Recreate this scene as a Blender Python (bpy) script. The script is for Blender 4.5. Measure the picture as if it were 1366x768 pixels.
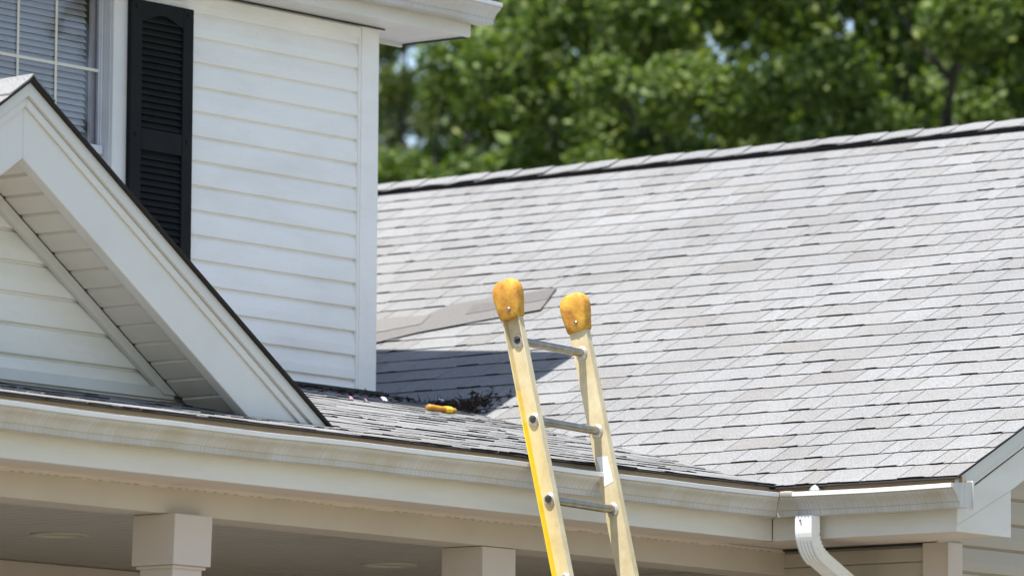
import bpy, bmesh, math, random
import numpy as np
from mathutils import Matrix, Vector

random.seed(7)
rng = np.random.default_rng(11)
for o in list(bpy.data.objects):
    bpy.data.objects.remove(o)
scene = bpy.context.scene
col = scene.collection

# ------------------------------------------------------------------ camera
# Building frame: x along the porch eave, y into the house, z = 0 at the lip of the porch gutter.
# Every mesh is shifted up by Z0 so that the ground lies at 0.
Z0 = 3.6
FPX, CX, CY = 8200.0, 683.0, 384.0
AZ, PITCH, ROLL = math.radians(51.4), math.radians(6.72), math.radians(.39)
def cam_axes(az, p, r):
    f = np.array([math.sin(az)*math.cos(p), math.cos(az)*math.cos(p), math.sin(p)])
    ri = np.array([math.cos(az), -math.sin(az), 0.0]); u = np.cross(ri, f)
    c, s = math.cos(r), math.sin(r)
    return c*ri+s*u, -s*ri+c*u, f
CA, CU, CW = cam_axes(AZ, PITCH, ROLL)
def ray(px, py): return (px-CX)/FPX*CA-(py-CY)/FPX*CU+CW
CAM = -ray(1040, 657)*23.7
def at(px, py, n, c):
    """point where the sight line of a pixel of the photograph meets the plane n.p = c"""
    v = ray(px, py); n = np.array(n, float)
    return CAM+v*((c-n@CAM)/(n@v))
def aty(px, py, y): return at(px, py, (0, 1, 0), y)
def atz(px, py, z): return at(px, py, (0, 0, 1), z)
def proj(P):
    v = np.asarray(P, float)-CAM; z = v@CW
    return 683+FPX*(v@CA)/z, 384-FPX*(v@CU)/z, z

cd = bpy.data.cameras.new('camera'); cam = bpy.data.objects.new('camera', cd); col.objects.link(cam)
M = Matrix(((CA[0], CU[0], -CW[0], CAM[0]), (CA[1], CU[1], -CW[1], CAM[1]), (CA[2], CU[2], -CW[2], CAM[2]+Z0), (0, 0, 0, 1)))
cam.matrix_world = M
cd.sensor_width = 36.0; cd.lens = 36.0*FPX/1366.0
cd.clip_start = .5; cd.clip_end = 2000
cd.dof.use_dof = True; cd.dof.focus_distance = 23.2; cd.dof.aperture_fstop = 4.2
scene.camera = cam

# ------------------------------------------------------------------ light
SUN = Vector((.31, -.06, -1.0)).normalized()      # direction the light travels
world = bpy.data.worlds.new('World'); scene.world = world; world.use_nodes = True
wn = world.node_tree; bg = wn.nodes['Background']
sky = wn.nodes.new('ShaderNodeTexSky'); sky.sky_type = 'NISHITA'; sky.sun_disc = False
sky.sun_elevation = math.asin(-SUN.z)
sky.sun_rotation = math.atan2(-SUN.x, -SUN.y)
sky.air_density = 1.0; sky.dust_density = 1.2; sky.ozone_density = 0.0
wn.links.new(sky.outputs[0], bg.inputs[0]); bg.inputs[1].default_value = .114
sd = bpy.data.lights.new('sun', 'SUN'); sd.energy = 4.5; sd.angle = math.radians(.53); sd.color = (1, .965, .90)
so = bpy.data.objects.new('sun', sd); col.objects.link(so); so.rotation_euler = SUN.to_track_quat('-Z', 'Y').to_euler()
so.location = (0, 0, 30)
vs = scene.view_settings; vs.view_transform = 'Standard'; vs.look = 'None'; vs.gamma = 1; vs.use_curve_mapping = False
vs.exposure = 1.1

# ------------------------------------------------------------------ helpers
def tag(o, label=None, cat=None, group=None, kind=None):
    if label: o['label'] = label
    if cat: o['category'] = cat
    if group: o['group'] = group
    if kind: o['kind'] = kind
    return o
def empty(name, loc):
    o = bpy.data.objects.new(name, None); col.objects.link(o); o.location = loc; o.empty_display_size = .2
    return o
def adopt(o, parent):
    o.parent = parent
    o.matrix_parent_inverse = PINV[parent.name]
PINV = {}
def thing(name, label, cat, loc, group=None):
    o = empty(name, loc); tag(o, label, cat, group)
    PINV[o.name] = Matrix.Translation(-Vector(loc))
    return o
class MB:
    def __init__(s): s.v = []; s.f = []; s.t = []; s.tone = 0.5
    def poly(s, pts, faces):
        b = len(s.v); s.v += [tuple(map(float, p)) for p in pts]
        for f in faces: s.f.append([b+i for i in f]); s.t.append(s.tone)
        return s
    def box(s, x0, x1, y0, y1, z0, z1):
        return s.poly([(x0, y0, z0), (x1, y0, z0), (x1, y1, z0), (x0, y1, z0), (x0, y0, z1), (x1, y0, z1), (x1, y1, z1), (x0, y1, z1)],
                      [(3, 2, 1, 0), (4, 5, 6, 7), (0, 1, 5, 4), (1, 2, 6, 5), (2, 3, 7, 6), (3, 0, 4, 7)])
    def loft(s, rings, cap=True, closed=True):
        n = len(rings[0]); b = len(s.v)
        for r in rings: s.v += [tuple(map(float, p)) for p in r]
        for k in range(len(rings)-1):
            for i in range(n if closed else n-1):
                j = (i+1) % n
                s.f.append([b+k*n+i, b+k*n+j, b+(k+1)*n+j, b+(k+1)*n+i]); s.t.append(s.tone)
        if cap:
            s.f.append([b+i for i in range(n)][::-1]); s.t.append(s.tone)
            s.f.append([b+(len(rings)-1)*n+i for i in range(n)]); s.t.append(s.tone)
        return s
    def prism(s, pts, vec):
        return s.loft([pts, [tuple(np.array(p)+np.array(vec)) for p in pts]])
    def build(s, name, m, parent=None, bevel=0, smooth=False, tone=False, seg=2):
        me = bpy.data.meshes.new(name)
        me.from_pydata([(x, y, z+Z0) for x, y, z in s.v], [], s.f)
        if tone:
            a = me.attributes.new('tone', 'FLOAT', 'FACE'); a.data.foreach_set('value', s.t)
        bm = bmesh.new(); bm.from_mesh(me)
        if not tone: bmesh.ops.recalc_face_normals(bm, faces=bm.faces)
        if bevel:
            es = [e for e in bm.edges if len(e.link_faces) == 2 and e.calc_face_angle(0) > .5]
            bmesh.ops.bevel(bm, geom=es, offset=bevel, segments=seg, profile=.5, affect='EDGES', clamp_overlap=True)
        bm.to_mesh(me); bm.free()
        if smooth:
            me.shade_smooth()
            me.set_sharp_from_angle(angle=math.radians(38))
        if m: me.materials.append(m)
        o = bpy.data.objects.new(name, me); col.objects.link(o)
        if parent:
            adopt(o, parent)
        PINV[o.name] = Matrix.Identity(4)
        return o
def sub(o): return o

# ------------------------------------------------------------------ materials
def newmat(name):
    m = bpy.data.materials.new(name); m.use_nodes = True
    nt = m.node_tree; b = nt.nodes['Principled BSDF']
    return m, nt, b
def nd(nt, t, **k):
    n = nt.nodes.new(t)
    for a, v in k.items():
        if a.startswith('i_'): n.inputs[a[2:].replace('_', ' ')].default_value = v
        else: setattr(n, a, v)
    return n
def objco(nt, scale=(1, 1, 1)):
    tc = nd(nt, 'ShaderNodeTexCoord'); mp = nd(nt, 'ShaderNodeMapping'); mp.inputs['Scale'].default_value = scale
    nt.links.new(tc.outputs['Object'], mp.inputs['Vector']); return mp.outputs['Vector']
def noise(nt, vec, scale, detail=3, rough=.6):
    n = nd(nt, 'ShaderNodeTexNoise'); n.inputs['Scale'].default_value = scale; n.inputs['Detail'].default_value = detail; n.inputs['Roughness'].default_value = rough
    nt.links.new(vec, n.inputs['Vector']); return n.outputs['Fac']
def ramp(nt, fac, stops):
    r = nd(nt, 'ShaderNodeValToRGB'); e = r.color_ramp.elements
    while len(e) < len(stops): e.new(.5)
    for k, (p, c) in zip(e, stops): k.position = p; k.color = (*c, 1) if len(c) == 3 else c
    nt.links.new(fac, r.inputs['Fac']); return r.outputs['Color']
def mix(nt, fac, a, b, mode='MIX'):
    n = nd(nt, 'ShaderNodeMix', data_type='RGBA', blend_type=mode)
    for s, v in ((0, fac), (6, a), (7, b)):
        if hasattr(v, 'is_linked') or hasattr(v, 'links'): nt.links.new(v, n.inputs[s])
        elif s == 0: n.inputs[0].default_value = v
        else: n.inputs[s].default_value = (*v, 1)
    return n.outputs[2]
def bump(nt, b, h, strength=.3, dist=.002):
    n = nd(nt, 'ShaderNodeBump'); n.inputs['Strength'].default_value = strength; n.inputs['Distance'].default_value = dist
    nt.links.new(h, n.inputs['Height']); nt.links.new(n.outputs['Normal'], b.inputs['Normal'])
def painted(name, c, dirt, rough=.45, amount=.35, scale=3.0, stretch=(1, 1, 1), spec=.4, speck=0):
    m, nt, b = newmat(name)
    v = objco(nt, stretch)
    f = noise(nt, v, scale, 5, .65)
    f2 = ramp(nt, f, [(.42, (0, 0, 0)), (.75, (amount,)*3)])
    cc = mix(nt, f2, c, dirt)
    if speck:
        n2 = noise(nt, objco(nt), 160, 2, .5); n3 = noise(nt, objco(nt), 4, 2, .5)
        s2 = ramp(nt, n2, [(.66, (0, 0, 0)), (.72, (speck,)*3)])
        cc = mix(nt, s2, cc, tuple(x*.55 for x in dirt))
    nt.links.new(cc, b.inputs['Base Color']); b.inputs['Roughness'].default_value = rough
    b.inputs['Specular IOR Level'].default_value = spec
    fb = noise(nt, objco(nt), 40, 3, .5); bump(nt, b, fb, .12, .002)
    return m
MAT = {}
MAT['siding'] = painted('white_vinyl_siding', (.89, .855, .80), (.62, .58, .51), .5, .4, 1.6, (1, 1, 3), speck=.25)
MAT['trim'] = painted('white_trim_paint', (.70, .68, .645), (.53, .50, .45), .4, .35, 2.5, (1, 1, 1.5))
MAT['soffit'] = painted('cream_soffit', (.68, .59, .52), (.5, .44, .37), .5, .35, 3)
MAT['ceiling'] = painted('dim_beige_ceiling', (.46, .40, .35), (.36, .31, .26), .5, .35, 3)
MAT['wing_siding'] = painted('shade_toned_beige_siding', (.46, .40, .325), (.36, .31, .25), .5, .4, 2)  # beige siding darkened in its colour for the shade over the lower walls
MAT['gsoffit'] = painted('cream_gable_soffit', (.76, .71, .64), (.55, .5, .43), .5, .35, 3)
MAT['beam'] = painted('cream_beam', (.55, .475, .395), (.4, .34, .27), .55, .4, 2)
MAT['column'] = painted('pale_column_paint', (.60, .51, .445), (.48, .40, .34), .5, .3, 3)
MAT['capped'] = painted('white_fascia_metal', (.71, .68, .625), (.54, .49, .39), .35, .45, 1.8, (1, 1, 4))
MAT['black'] = painted('black_shutter_plastic', (.007, .008, .008), (.018, .016, .013), .6, .5, 6, spec=.15)
MAT['vent'] = painted('black_ridge_vent', (.004, .004, .0045), (.009, .009, .009), .9, .4, 8, spec=.05)
MAT['deck'] = painted('roof_underlay', (.02, .02, .021), (.03, .03, .03), .9, .4, 6)
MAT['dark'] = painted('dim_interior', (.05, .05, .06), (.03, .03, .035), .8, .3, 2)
MAT['flash'] = painted('black_flashing_and_shade', (.02, .02, .022), (.06, .055, .05), .6, .6, 12)  # also colours the painted shadow gap and the rung hollows
MAT['muntin'] = painted('yellowed_muntin', (.72, .68, .56), (.6, .55, .4), .45, .3, 8)
MAT['blind'] = painted('white_blind_slat', (.60, .555, .53), (.44, .41, .40), .5, .4, 5)
MAT['sash'] = painted('grey_white_sash', (.62, .63, .65), (.4, .4, .4), .4, .4, 4)

def gutter_mat(ax):
    m, nt, b = newmat('streaked_white_gutter')
    v = objco(nt, ax)
    f = noise(nt, v, 130, 3, .7)
    g = noise(nt, objco(nt, (1, 1, .5)), 5, 4, .6)
    c = ramp(nt, f, [(.32, (.40, .375, .33)), (.5, (.55, .53, .495)), (.68, (.64, .63, .61))])
    c = mix(nt, ramp(nt, g, [(.42, (0, 0, 0)), (.68, (.6,)*3)]), c, (.42, .35, .24))
    nt.links.new(c, b.inputs['Base Color']); b.inputs['Roughness'].default_value = .38
    return m
MAT['gutter'] = gutter_mat((1, 0, 0)); MAT['gutter_y'] = gutter_mat((0, 1, 0))
def alu(name, c, rough, metallic=1.0):
    m, nt, b = newmat(name)
    f = noise(nt, objco(nt), 30, 4, .6)
    cc = ramp(nt, f, [(.3, tuple(x*.6 for x in c)), (.7, c)])
    nt.links.new(cc, b.inputs['Base Color']); b.inputs['Metallic'].default_value = metallic; b.inputs['Roughness'].default_value = rough
    return m
MAT['alu'] = alu('worn_aluminium', (.46, .42, .37), .32)
MAT['ring'] = alu('pale_aluminium_collar', (.78, .77, .75), .42, .7)
MAT['drip'] = painted('white_metal_drip_edge', (.64, .615, .575), (.5, .48, .45), .25, .2, 3, spec=.6)

def shingle_mat(rough=False):
    m, nt, b = newmat('grey_asphalt_shingle')
    at_ = nd(nt, 'ShaderNodeAttribute', attribute_name='tone')
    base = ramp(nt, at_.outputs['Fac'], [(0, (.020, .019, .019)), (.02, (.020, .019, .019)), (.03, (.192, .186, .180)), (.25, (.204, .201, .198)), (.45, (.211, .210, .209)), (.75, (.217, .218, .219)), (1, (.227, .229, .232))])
    v = objco(nt)
    n1 = noise(nt, v, 260, 2, .7)
    g = ramp(nt, n1, [(.30, (.30,)*3), (.5, (1, 1, 1)), (.70, (1.5,)*3)])
    c = mix(nt, 1.0, base, g, 'MULTIPLY')
    n2 = noise(nt, v, 9, 3, .6)
    c = mix(nt, ramp(nt, n2, [(.5, (0, 0, 0)), (.8, (.25,)*3)]), c, (.20, .19, .178))
    n3 = noise(nt, v, 1.3, 2, .5)
    c = mix(nt, 1.0, c, ramp(nt, n3, [(.3, (.9,)*3), (.7, (1.06,)*3)]), 'MULTIPLY')
    nt.links.new(c, b.inputs['Base Color']); b.inputs['Roughness'].default_value = .9; b.inputs['Specular IOR Level'].default_value = .15
    if rough:
        nr_ = noise(nt, objco(nt, (14, 70, 30)), 1.0, 4, .75)
        bump(nt, b, nr_, 1.0, .022)
    else: bump(nt, b, n1, .5, .0025)
    return m
MAT['shingle'] = shingle_mat()
def plain_shingle(name, c):
    m, nt, b = newmat(name)
    n1 = noise(nt, objco(nt), 240, 2, .7)
    cc = ramp(nt, n1, [(.3, tuple(x*.55 for x in c)), (.7, tuple(x*1.25 for x in c))])
    nt.links.new(cc, b.inputs['Base Color']); b.inputs['Roughness'].default_value = .95; bump(nt, b, n1, .5, .0025)
    return m
MAT['loose'] = plain_shingle('loose_shingle_brown_grey', (.150, .144, .138))
MAT['loose2'] = plain_shingle('loose_shingle_tab', (.128, .119, .114))
MAT['edge'] = plain_shingle('shingle_dark_edge', (.022, .018, .016))

def glass_mat():
    m, nt, b = newmat('window_glass')
    nt.nodes.remove(b); out = nt.nodes['Material Output']
    tr = nd(nt, 'ShaderNodeBsdfTransparent'); tr.inputs[0].default_value = (.90, .90, .93, 1)
    gl = nd(nt, 'ShaderNodeBsdfGlossy'); gl.inputs['Roughness'].default_value = .02
    nz = noise(nt, objco(nt), 2.2, 2, .5); bp = nd(nt, 'ShaderNodeBump'); bp.inputs['Strength'].default_value = .05; bp.inputs['Distance'].default_value = .01
    nt.links.new(nz, bp.inputs['Height']); nt.links.new(bp.outputs[0], gl.inputs['Normal'])
    lw = nd(nt, 'ShaderNodeLayerWeight'); lw.inputs[0].default_value = .35; fr = nd(nt, 'ShaderNodeMath', operation='MULTIPLY_ADD'); nt.links.new(lw.outputs['Facing'], fr.inputs[0]); fr.inputs[1].default_value = .15; fr.inputs[2].default_value = .04
    mx = nd(nt, 'ShaderNodeMixShader'); nt.links.new(fr.outputs[0], mx.inputs[0]); nt.links.new(tr.outputs[0], mx.inputs[1]); nt.links.new(gl.outputs[0], mx.inputs[2])
    nt.links.new(mx.outputs[0], out.inputs[0])
    return m
MAT['glass'] = glass_mat()

# ------------------------------------------------------------------ ground
def sheet(name, x0, x1, y0, y1, z, m, n=1):
    b = MB(); b.poly([(x0, y0, z-Z0), (x1, y0, z-Z0), (x1, y1, z-Z0), (x0, y1, z-Z0)], [(0, 1, 2, 3)])
    return b.build(name, m)
def lawn():
    m, nt, b = newmat('lawn_grass'); v = objco(nt)
    c = ramp(nt, noise(nt, v, .8, 6, .7), [(.3, (.06, .07, .026)), (.6, (.095, .10, .042)), (.8, (.14, .125, .06))])
    nt.links.new(c, b.inputs['Base Color']); b.inputs['Roughness'].default_value = .9; return m
def concrete():
    m, nt, b = newmat('bounce_concrete'); v = objco(nt)
    c = ramp(nt, noise(nt, v, 1.5, 6, .7), [(.3, (.20, .18, .15)), (.7, (.27, .245, .205))])
    nt.links.new(c, b.inputs['Base Color']); b.inputs['Roughness'].default_value = .85; return m
g = sheet('ground', -900, 900, -900, 900, 0, lawn()); tag(g, kind='structure')
g = sheet('bounce_paving', -9.5, 5.0, -9.0, -.35, .004, concrete()); tag(g, kind='structure')  # unseen paving, added to bounce warm sunlight onto the house front

# ------------------------------------------------------------------ the house
house = thing('house', 'white sided house with light grey shingle roofs, porch and black shutter', 'house', (0, 2.7, 0))
WP = .5; WX0, WZ0 = .08, .031                 # wing roof plane z = WP*(x-WX0)+WZ0
def zwing(x): return WP*(x-WX0)+WZ0
PP = .211; PY0, PZ0 = .08, .038              # porch roof plane z = PP*(y-PY0)+PZ0
def zporch(y): return PP*(y-PY0)+PZ0
XR = 4.122; ZR = zwing(XR)                      # wing ridge
YW0, YW1 = -.78, 9.0                           # wing extent
D = 2.713; XC = .816                           # front wall and right corner of the two-storey block
EXPO = .1427

# ---- wing roof
b = MB()
t = .006
b.poly([(WX0+.01, YW0+.012, zwing(WX0+.01)-.006), (XR, YW0+.012, ZR-.006), (XR, YW1, ZR-.006), (WX0+.01, YW1, zwing(WX0+.01)-.006),
        (WX0+.01, YW0+.012, zwing(WX0+.01)-.006-t), (XR, YW0+.012, ZR-.006-t), (XR, YW1, ZR-.006-t), (WX0+.01, YW1, zwing(WX0+.01)-.006-t)],
       [(0, 1, 2, 3), (7, 6, 5, 4), (0, 4, 5, 1), (1, 5, 6, 2), (2, 6, 7, 3), (3, 7, 4, 0)])
wing_roof = b.build('wing_roof', MAT['deck'], house)
b = MB()
b.poly([(XR, YW0, ZR-.004), (2*XR-WX0, YW0, WZ0-.004), (2*XR-WX0, YW1, WZ0-.004), (XR, YW1, ZR-.004),
        (XR, YW0, ZR-.03), (2*XR-WX0, YW0, WZ0-.03), (2*XR-WX0, YW1, WZ0-.03), (XR, YW1, ZR-.03)],
       [(0, 1, 2, 3), (7, 6, 5, 4), (0, 4, 5, 1), (1, 5, 6, 2), (2, 6, 7, 3), (3, 7, 4, 0)])
b.build('far_roof_slope', MAT['loose'], wing_roof)

def tab_geo(mb, org, du, dv, dn, u0, u1, v0, ln, th, tone, nseg=5, wob=.0025, gap=.0021, lift=0.0):
    """one shingle tab: du along the course, dv up the slope, dn off the roof"""
    org, du, dv, dn = map(np.array, (org, du, dv, dn))
    W_ = u1-u0-2*gap; a_ = u0+gap; b0 = min(th, .0055)
    ra = random.uniform(.12, .6); rb = 1.0 if random.random() < .6 else min(1.0, ra+random.uniform(.25, .5))
    if rb > .9: rb = 1.0
    cut = [(0.0, th if ra == 0 else b0)]
    if ra > 0: cut += [(ra, b0), (ra+.03, th)]
    if rb < 1: cut += [(rb, th*.9), (rb+.04, b0), (1.0, b0)]
    else: cut += [((ra+1)/2, th*.92), (1.0, th*.85)]
    nseg = len(cut)-1
    top_b = []; bot_b = []; mid_ = []; top_t = []
    for q, th2 in cut:
        u = a_+W_*q; w = random.uniform(-wob, wob)*.6; th2 += lift*random.random()*.5
        top_b.append(org+du*u+dv*(v0+w)+dn*th2)
        bot_b.append(org+du*u+dv*(v0+w+.001)+dn*0)
        mid_.append(org+du*u+dv*(v0+min(.028, ln*.5))+dn*b0)
    for u in (a_, a_+W_): top_t.append(org+du*u+dv*(v0+ln)+dn*.0012)
    n = nseg+1
    pts = top_b+bot_b+mid_+top_t
    fs = []
    for k in range(nseg):
        fs.append((k, k+1, 2*n+k+1, 2*n+k))            # curled lip
        fs.append((n+k, n+k+1, k+1, k))                # butt
    fs.append(tuple(range(2*n, 3*n))+(3*n+1, 3*n))     # flat of the tab
    fs.append((n, 0, 2*n, 3*n)); fs.append((n-1, 2*n-1, 3*n+1, 3*n-1))
    mb.tone = max(tone, .05)
    mb.poly(pts, fs)
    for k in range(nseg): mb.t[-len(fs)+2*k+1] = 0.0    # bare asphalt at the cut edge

def tones():
    r = random.random()
    if r < .08: return random.uniform(.05, .25)
    if r < .24: return random.uniform(.25, .5)
    return random.uniform(.55, 1.0)
# courses on the wing
sl = math.hypot(1, WP)
dvW = (1/sl, 0, WP/sl); dnW = (-WP/sl, 0, 1/sl)
ncourse = int((XR-WX0-.10)*sl/EXPO)+1
tabs = []
for i in range(ncourse):
    v0 = i*EXPO
    x0 = WX0+v0/sl
    y = YW0 if i % 1 == 0 else 0
    first = True
    while y < YW1:
        w = random.choice((.10, .13, .16, .19, .22, .26, .30))*random.uniform(.9, 1.1)
        if first: w *= random.uniform(.5, 1); first = False
        y1 = min(y+w, YW1)
        # under the porch roof or inside the block: not built
        zc = zwing(x0+EXPO*.9)
        hidden = zc < zporch(y)-.02 and y > .1
        if not hidden and not (y > D+.3 and x0 < XC-.1):
            th = random.choice((.005, .006, .007, .0085, .0095))
            tabs.append((i, y, y1, v0, th, tones()))
        y = y1
vis = []
for k, (i, y, y1, v0, th, tn) in enumerate(tabs):
    cx_ = WX0+(v0+EXPO/2)/sl
    px, py, dz = proj((cx_, (y+y1)/2, zwing(cx_)))
    hid = 0
    if 500 < px < 1400 and 140 < py < 670: vis.append((dz/(y1-y)**.5, k))
vis.sort(); single = set(k for _, k in vis[:300])
field = MB()
org = (WX0, 0, WZ0)
for k, (i, y, y1, v0, th, tn) in enumerate(tabs):
    ln = min(EXPO+.035, (XR-.02-WX0)*sl-v0)
    mb = MB() if k in single else field
    tab_geo(mb, org, (0, 1, 0), dvW, dnW, y, y1, v0+random.uniform(-.0025, .0025)+(.006*math.sin(y*1.9+i*.8)+.003*math.sin(y*5.3+i*2.1))*(i > 0), ln, th, tn, lift=.003, wob=.004)
    if k in single: mb.build('shingle', MAT['shingle'], wing_roof, tone=True)
f = field.build('shingle_field', MAT['shingle'], wing_roof, tone=True); tag(f, kind='stuff')
# starter edge
b = MB(); b.prism([(WX0-.004, YW0, WZ0-.007), (WX0+.05, YW0, zwing(WX0+.05)-.005), (WX0+.05, YW0, zwing(WX0+.05)-.002), (WX0-.002, YW0, WZ0-.001)], (0, YW1-YW0, 0))
b.build('starter_strip', MAT['edge'], wing_roof)
# ridge vent and caps
b = MB(); h = .022
prof = []
for dx, dz in ((-.099, -.004), (-.095, h), (-.02, h+.002), (0, h+.003), (.02, h+.002), (.095, h), (.099, -.004)):
    prof.append((XR+dx, YW0, ZR-abs(dx)*WP+dz))
b.prism(prof, (0, YW1-YW0, 0)); b.build('ridge_vent', MAT['vent'], wing_roof)
y = YW0-.01
while y < YW1:
    mb = MB(); mb.tone = random.uniform(.35, .95)
    L = .235; th = random.uniform(.003, .006); a0 = random.uniform(.004, .012); sag = random.uniform(-.004, .006)
    rows = []
    for yy, zz in ((y, .005+th), (y+L*.5, .004+sag*.7+th*.5), (y+L, .002)):
        r = []
        for dx in (-.088, -.05, -.015, 0, .015, .05, .088):
            e = 1 if abs(dx) > .06 else 0
            r.append((XR+dx, yy, ZR-abs(dx)*WP+h+.002+zz+(random.uniform(-.004, .004)*e)))
        rows.append(r)
    low = [[(p[0], p[1], p[2]-.004) for p in r] for r in rows]
    n = 7
    for r0, r1, l0, l1, fr in ((rows[0], rows[1], low[0], low[1], True), (rows[1], rows[2], low[1], low[2], False)):
        mb.poly(r0+r1, [(k, k+1, n+k+1, n+k) for k in range(n-1)])
        mb.poly([l0[0], r0[0], r1[0], l1[0]], [(3, 2, 1, 0)]); mb.poly([l0[-1], r0[-1], r1[-1], l1[-1]], [(0, 1, 2, 3)])
    mb.poly(low[0]+rows[0], [(k, k+1, n+k+1, n+k) for k in range(n-1)])
    mb.build('ridge_cap', MAT['shingle'], wing_roof, tone=True)
    y += .198

# ---- porch roof
b = MB()
b.poly([(-9, PY0+.01, zporch(PY0+.01)-.006), (1.35, PY0+.01, zporch(PY0+.01)-.006), (1.35, D+.5, zporch(D+.5)-.006), (-9, D+.5, zporch(D+.5)-.006),
        (-9, PY0+.01, zporch(PY0+.01)-.010), (1.35, PY0+.01, zporch(PY0+.01)-.010), (1.35, D+.5, zporch(D+.5)-.010), (-9, D+.5, zporch(D+.5)-.010)],
       [(0, 1, 2, 3), (7, 6, 5, 4), (0, 4, 5, 1), (1, 5, 6, 2), (2, 6, 7, 3), (3, 7, 4, 0)])
# cut to the valley: the deck lies under the wing roof right of it, so shorten the mesh there
porch_roof = b.build('porch_roof', MAT['deck'], house)
slp = math.hypot(1, PP); dvP = (0, 1/slp, PP/slp); dnP = (0, -PP/slp, 1/slp)
def xvalley(y): return (zporch(y)-WZ0)/WP+WX0
field = MB()
for i in range(int((D+.35-PY0)*slp/EXPO)+1):
    v0 = i*EXPO; y0 = PY0+v0/slp
    x = -8.9+random.uniform(0, .2); xe = xvalley(y0+.07)+.03
    if y0 > D-.02: x = XC+.002
    while x < xe:
        x1 = x+random.choice((.05, .08, .12, .18, .26))*random.uniform(.8, 1.2)
        tab_geo(field, (0, PY0, PZ0), (1, 0, 0), dvP, dnP, x, min(x1, xe), v0+random.choice((0, 0, random.uniform(-.03, .02)))*(i > 0), EXPO+.045,
                random.choice((.001, .002, .003, .004, .005, .0065, .008)), random.choice((.06, .3, .7, 1.0)), lift=.001, wob=.006, gap=.0004)
        x = x1
f = field.build('shingle_field', MAT['shingle'], porch_roof, tone=True); tag(f, kind='stuff')
b = MB(); b.prism([(-9, PY0-.004, PZ0-.007), (-9, PY0+.05, zporch(PY0+.05)-.005), (-9, PY0+.05, zporch(PY0+.05)-.002), (-9, PY0-.002, PZ0-.001)], (9.0+xvalley(PY0), 0, 0))
b.build('starter_strip', MAT['edge'], porch_roof)
b = MB(); b.box(-8, XC+.01, D-.035, D-.012, zporch(D)-.01, zporch(D)+.018)
b.build('wall_flashing', MAT['flash'], porch_roof)

# ---- gutters (K profile; u = 0 at the lip, .13 at the fascia)
KP = [(.130, .018), (.130, -.086), (.054, -.088), (.050, -.086), (.0495, -.0665), (.044, -.0645), (.041, -.056), (.035, -.046), (.026, -.037), (.016, -.030), (.011, -.025), (.009, -.018), (.001, -.0165), (0, -.015), (0, -.001), (.001, 0), (.016, 0), (.017, -.006)]
def kprof(inset=0):
    """open sheet: outer skin then inner skin"""
    out = list(KP); th = .0015
    inn = []
    for k, (u, z) in enumerate(out):
        a = np.array(out[max(k-1, 0)]); c = np.array(out[min(k+1, len(out)-1)]); d_ = (c-a)/np.linalg.norm(c-a)
        inn.append((u-d_[1]*th, z+d_[0]*th*-1 if False else z-(-d_[0])*th*-1*-1))
    inn = [(u+(th if u < .12 else -th), z+(th if z < -.08 else (-th if z > -.0005 and u < .1 else 0))) for u, z in out]
    return out+inn[::-1]
def gutter(name, kind, lo, hi, mitre_hi=True, yoff=0, zoff=0, parent=house, mat='gutter', profile=None, sm=True):
    pr = profile or kprof(); rings = []
    b = MB()
    n = max(2, int(abs(hi-lo)/.25)+1)
    for k in range(n+1):
        q = lo+(hi-lo)*k/n; r = []
        sag = .0025*math.sin(q*2.3)+.0015*math.sin(q*7.1+1) if 0 < k < n else 0
        for u, z in pr:
            qq = q+(u if (mitre_hi and k == n) else 0)
            r.append((qq, yoff+u, z+zoff+sag) if kind == 'x' else (u, qq+yoff, z+zoff+sag))
        rings.append(r)
    b.loft(rings, cap=False)
    m_ = len(pr)
    for r in (rings[0], rings[-1]):
        b.poly(r, [(q, q+1, m_-2-q, m_-1-q) for q in range(m_//2-1)])
    return b.build(name, MAT['gutter_y' if kind == 'y' else mat], parent, smooth=True)
pg = gutter('gutter', 'x', -9.0, -.004)
wgut = gutter('gutter', 'y', -.80, -.004)
def lip(kind, lo, hi, parent, yoff=0, zoff=0):
    b = MB(); n = max(2, int(abs(hi-lo)/.25)+1); rings = []
    for k in range(n+1):
        q = lo+(hi-lo)*k/n; sag = .0025*math.sin(q*2.3)+.0015*math.sin(q*7.1+1) if 0 < k < n else 0
        pr = [(-.001, -.0152), (-.001, .0002), (.0, .001), (.0165, .001), (.0165, .0002), (.0, .0), (-.0001, -.0152)]
        rings.append([(q, yoff+u, z+zoff+sag) if kind == 'x' else (u, q+yoff, z+zoff+sag) for u, z in pr])
    b.loft(rings); return b.build('lip', MAT['lip'], parent)
MAT['lip'] = painted('clean_white_gutter_lip', (.79, .765, .725), (.58, .55, .5), .3, .3, 9, spec=.6)
lip('x', -9, -.006, pg); lip('y', -.80, -.04, wgut)
# mitre strip
def grow(pr, d):
    o = []
    for u, z in KP: o.append((u-(d if u < .12 else 0), z-(d if z < -.08 else 0)+(d if z > -.003 and u < .1 else 0)))
    inn = [(u+.0012, z+.0012) for u, z in o]
    return o+inn[::-1]
gutter('gutter_corner', 'y', -.058, -.002, profile=grow(KP, .0028), parent=house)
b = MB(); b.loft([[(u*1.0+.0, -.802, z*1.0) for u, z in [(.134, .012)]+KP[1:16]], [(u, -.8055, z) for u, z in [(.134, .012)]+KP[1:16]]])
b.build('end_cap', MAT['gutter'], wgut, smooth=False)
b = MB(); b.box(.134, .142, -.8095, -.797, -.094, .018)
b.build('end_cap_flange', MAT['drip'], wgut)
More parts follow.
